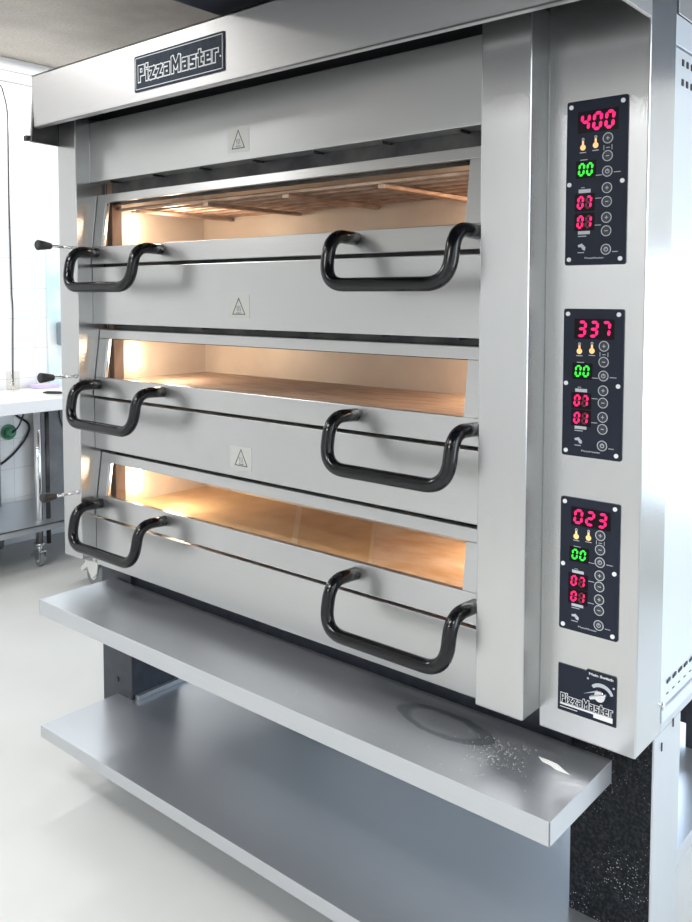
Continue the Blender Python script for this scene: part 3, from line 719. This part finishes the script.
bm = new_bm(); add_tube(bm, [(WX+.010, 1.067, .568), (WX+.018, 1.067, .568), (WX+.04, 1.067, .568), (WX+.044, 1.067, .568)], [.03, .032, .028, .02], 18); obj('plug', bm, M['green_plug'], pl)

# things on the work table
gl = thing('glass_tumbler', 'clear straight glass tumbler standing on the white worktop', 'glass', (-2.79, 1.045, .816))
bm = new_bm(); n = 24
prof = [(.030, .816), (.034, .82), (.037, .93), (.035, .93), (.032, .826), (.001, .824)]
rings = [[bm.verts.new((-2.79+r*math.cos(2*math.pi*k/n), 1.045+r*math.sin(2*math.pi*k/n), z)) for k in range(n)] for r, z in prof]
for i in range(len(prof)-1):
    for k in range(n): f = bm.faces.new([rings[i][k], rings[i][(k+1) % n], rings[i+1][(k+1) % n], rings[i+1][k]]); f.smooth = True
bm.faces.new(rings[0][::-1]); bm.faces.new(rings[-1])
obj('cup', bm, M['glass'], gl)
bm = new_bm(); add_prism(bm, [(-2.87, 1.19), (-2.80, 1.20), (-2.78, 1.33), (-2.83, 1.35), (-2.875, 1.31)], 'z', .8155, .838, .004)
tag(obj('purple_cloth', bm, M['purple'], loc=(-2.83, 1.25, .8155)), 'small folded purple cloth lying at the back of worktop', 'cloth')
bm = new_bm(); add_tube(bm, [(-2.54, 1.085, .823), (-2.52, 1.10, .824), (-2.46, 1.14, .824), (-2.44, 1.155, .823)], [.003, .008, .008, .003], 12)
tag(obj('black_marker', bm, M['rubber'], loc=(-2.49, 1.12, .8155)), 'short black marker lying on white worktop near the oven', 'pen')
bm = new_bm(); add_box(bm, WX+.0, WX+.018, 1.325, 1.50, .816, 2.30, .002)
tag(obj('cyan_sheet', bm, M['cyan'], loc=(WX+.01, 1.41, 1.08)), 'streaky pale cyan sheet standing against tiled wall beside oven post', 'sheet')
bm = new_bm(); add_box(bm, WX+.02, WX+.10, 1.37, 1.52, 1.06, 1.20, .012)
tag(obj('wall_dispenser', bm, M['grey_plastic'], loc=(WX+.05, 1.44, 1.06)), 'small blue-grey dispenser on wall, half hidden by oven post', 'dispenser')

# low dark trolley behind the oven's left post
tr = thing('trolley', 'low dark trolley on white casters behind the left oven post', 'trolley', (-1.75, 1.15, FZ))
bm = new_bm(); add_box(bm, -2.05, -1.45, .93, 1.40, .075, .30, .006); obj('trolley_body', bm, M['dark_steel'], tr)
for x, y in ((-1.89, .985), (-1.55, .985), (-1.89, 1.34), (-1.55, 1.34)):
    a, w, h = caster_bm(x, y, FZ, .076, .060)
    c = obj('caster', a, M['white_plastic'], tr); obj('wheel', w, M['grey_wheel'], c); obj('hub', h, M['white_plastic'], c)

# dark extraction duct over the oven
dk = thing('extraction_hood', 'dark navy extraction hood hanging over the oven below the beige ceiling', 'extraction hood', (1.0, .1, 2.04))
bm = new_bm(); add_prism(bm, [(.21, 2.06), (2.0, 2.06), (1.80, 2.69), (.60, 2.69)], 'y', -.98, 1.3, .004); obj('hood_body', bm, M['canopy_dark'], dk)
bm = new_bm(); add_box(bm, .20, 2.01, -1.0, 1.32, 2.03, 2.065, .003); obj('rim', bm, M['canopy_dark'], dk)

# ------------------------------------------------------------------ lights
def area(name, loc, sx, sy, e, col=(1, 1, 1), rot=(0, 0, 0)):
    l = bpy.data.lights.new(name, 'AREA'); l.shape = 'RECTANGLE'; l.size = sx; l.size_y = sy; l.energy = e; l.color = col
    o = bpy.data.objects.new(name, l); COL.objects.link(o); o.location = loc; o.rotation_euler = rot; return o
area('ceiling_lamp', (0.2, -1.7, CZ-.02), 1.2, .3, 60)
area('ceiling_lamp', (2.6, -1.3, CZ-.02), 1.0, .3, 55)
area('ceiling_lamp', (-1.7, -1.2, CZ-.02), .3, 1.0, 35)
area('ceiling_lamp', (0.2, -3.0, CZ-.02), 1.2, .3, 60)
area('ceiling_lamp', (-2.5, .9, CZ-.02), .25, 1.4, 36)
area('ceiling_lamp', (-1.2, 2.1, CZ-.02), .6, .4, 20)
area('ceiling_lamp', (2.4, 1.7, CZ-.02), .9, .4, 32)  # added to brighten the back wall mirrored in the control column
area('cool_light', (1.0, BY-.05, .95), 2.2, 1.2, 90, (.62, .79, 1.0), (math.radians(-90), 0, 0))  # added cool light behind the oven, tints the lower shelf blue
area('cool_light', (EX-.05, .6, 1.6), 1.6, 1.6, 75, (.86, .93, 1.0), (0, math.radians(90), 0))  # cool daylight from a window on the right

w = bpy.data.worlds.new('World'); S.world = w; w.use_nodes = True
w.node_tree.nodes['Background'].inputs[0].default_value = (.8, .85, .9, 1); w.node_tree.nodes['Background'].inputs[1].default_value = .3

# ------------------------------------------------------------------ camera
F_, CXp, CYp, YAW, PIT, ROL = 853.06, 352.56, 346.42, 0.7010, -0.0591, 0.0017
cy_, sy_ = math.cos(YAW), math.sin(YAW)
Fv = Vector((-sy_*math.cos(PIT), cy_*math.cos(PIT), math.sin(PIT))); R0 = Vector((cy_, sy_, 0)); U0 = R0.cross(Fv)
R = R0*math.cos(ROL)+U0*math.sin(ROL); U = -R0*math.sin(ROL)+U0*math.cos(ROL)
cam = bpy.data.cameras.new('camera'); co = bpy.data.objects.new('camera', cam); COL.objects.link(co)
co.matrix_world = Matrix(((R.x, U.x, -Fv.x, 1.7952), (R.y, U.y, -Fv.y, -1.3980), (R.z, U.z, -Fv.z, 1.3592), (0, 0, 0, 1)))
cam.sensor_fit = 'VERTICAL'; cam.sensor_height = 36.0; cam.lens = F_*36.0/922
cam.shift_x = -(CXp-346)/922; cam.shift_y = (CYp-461)/922
cam.clip_start = 0.05
S.camera = co
S.view_settings.view_transform = 'Standard'; S.view_settings.look = 'None'; S.view_settings.gamma = 1.0
S.view_settings.use_curve_mapping = False
S.view_settings.exposure = -0.68
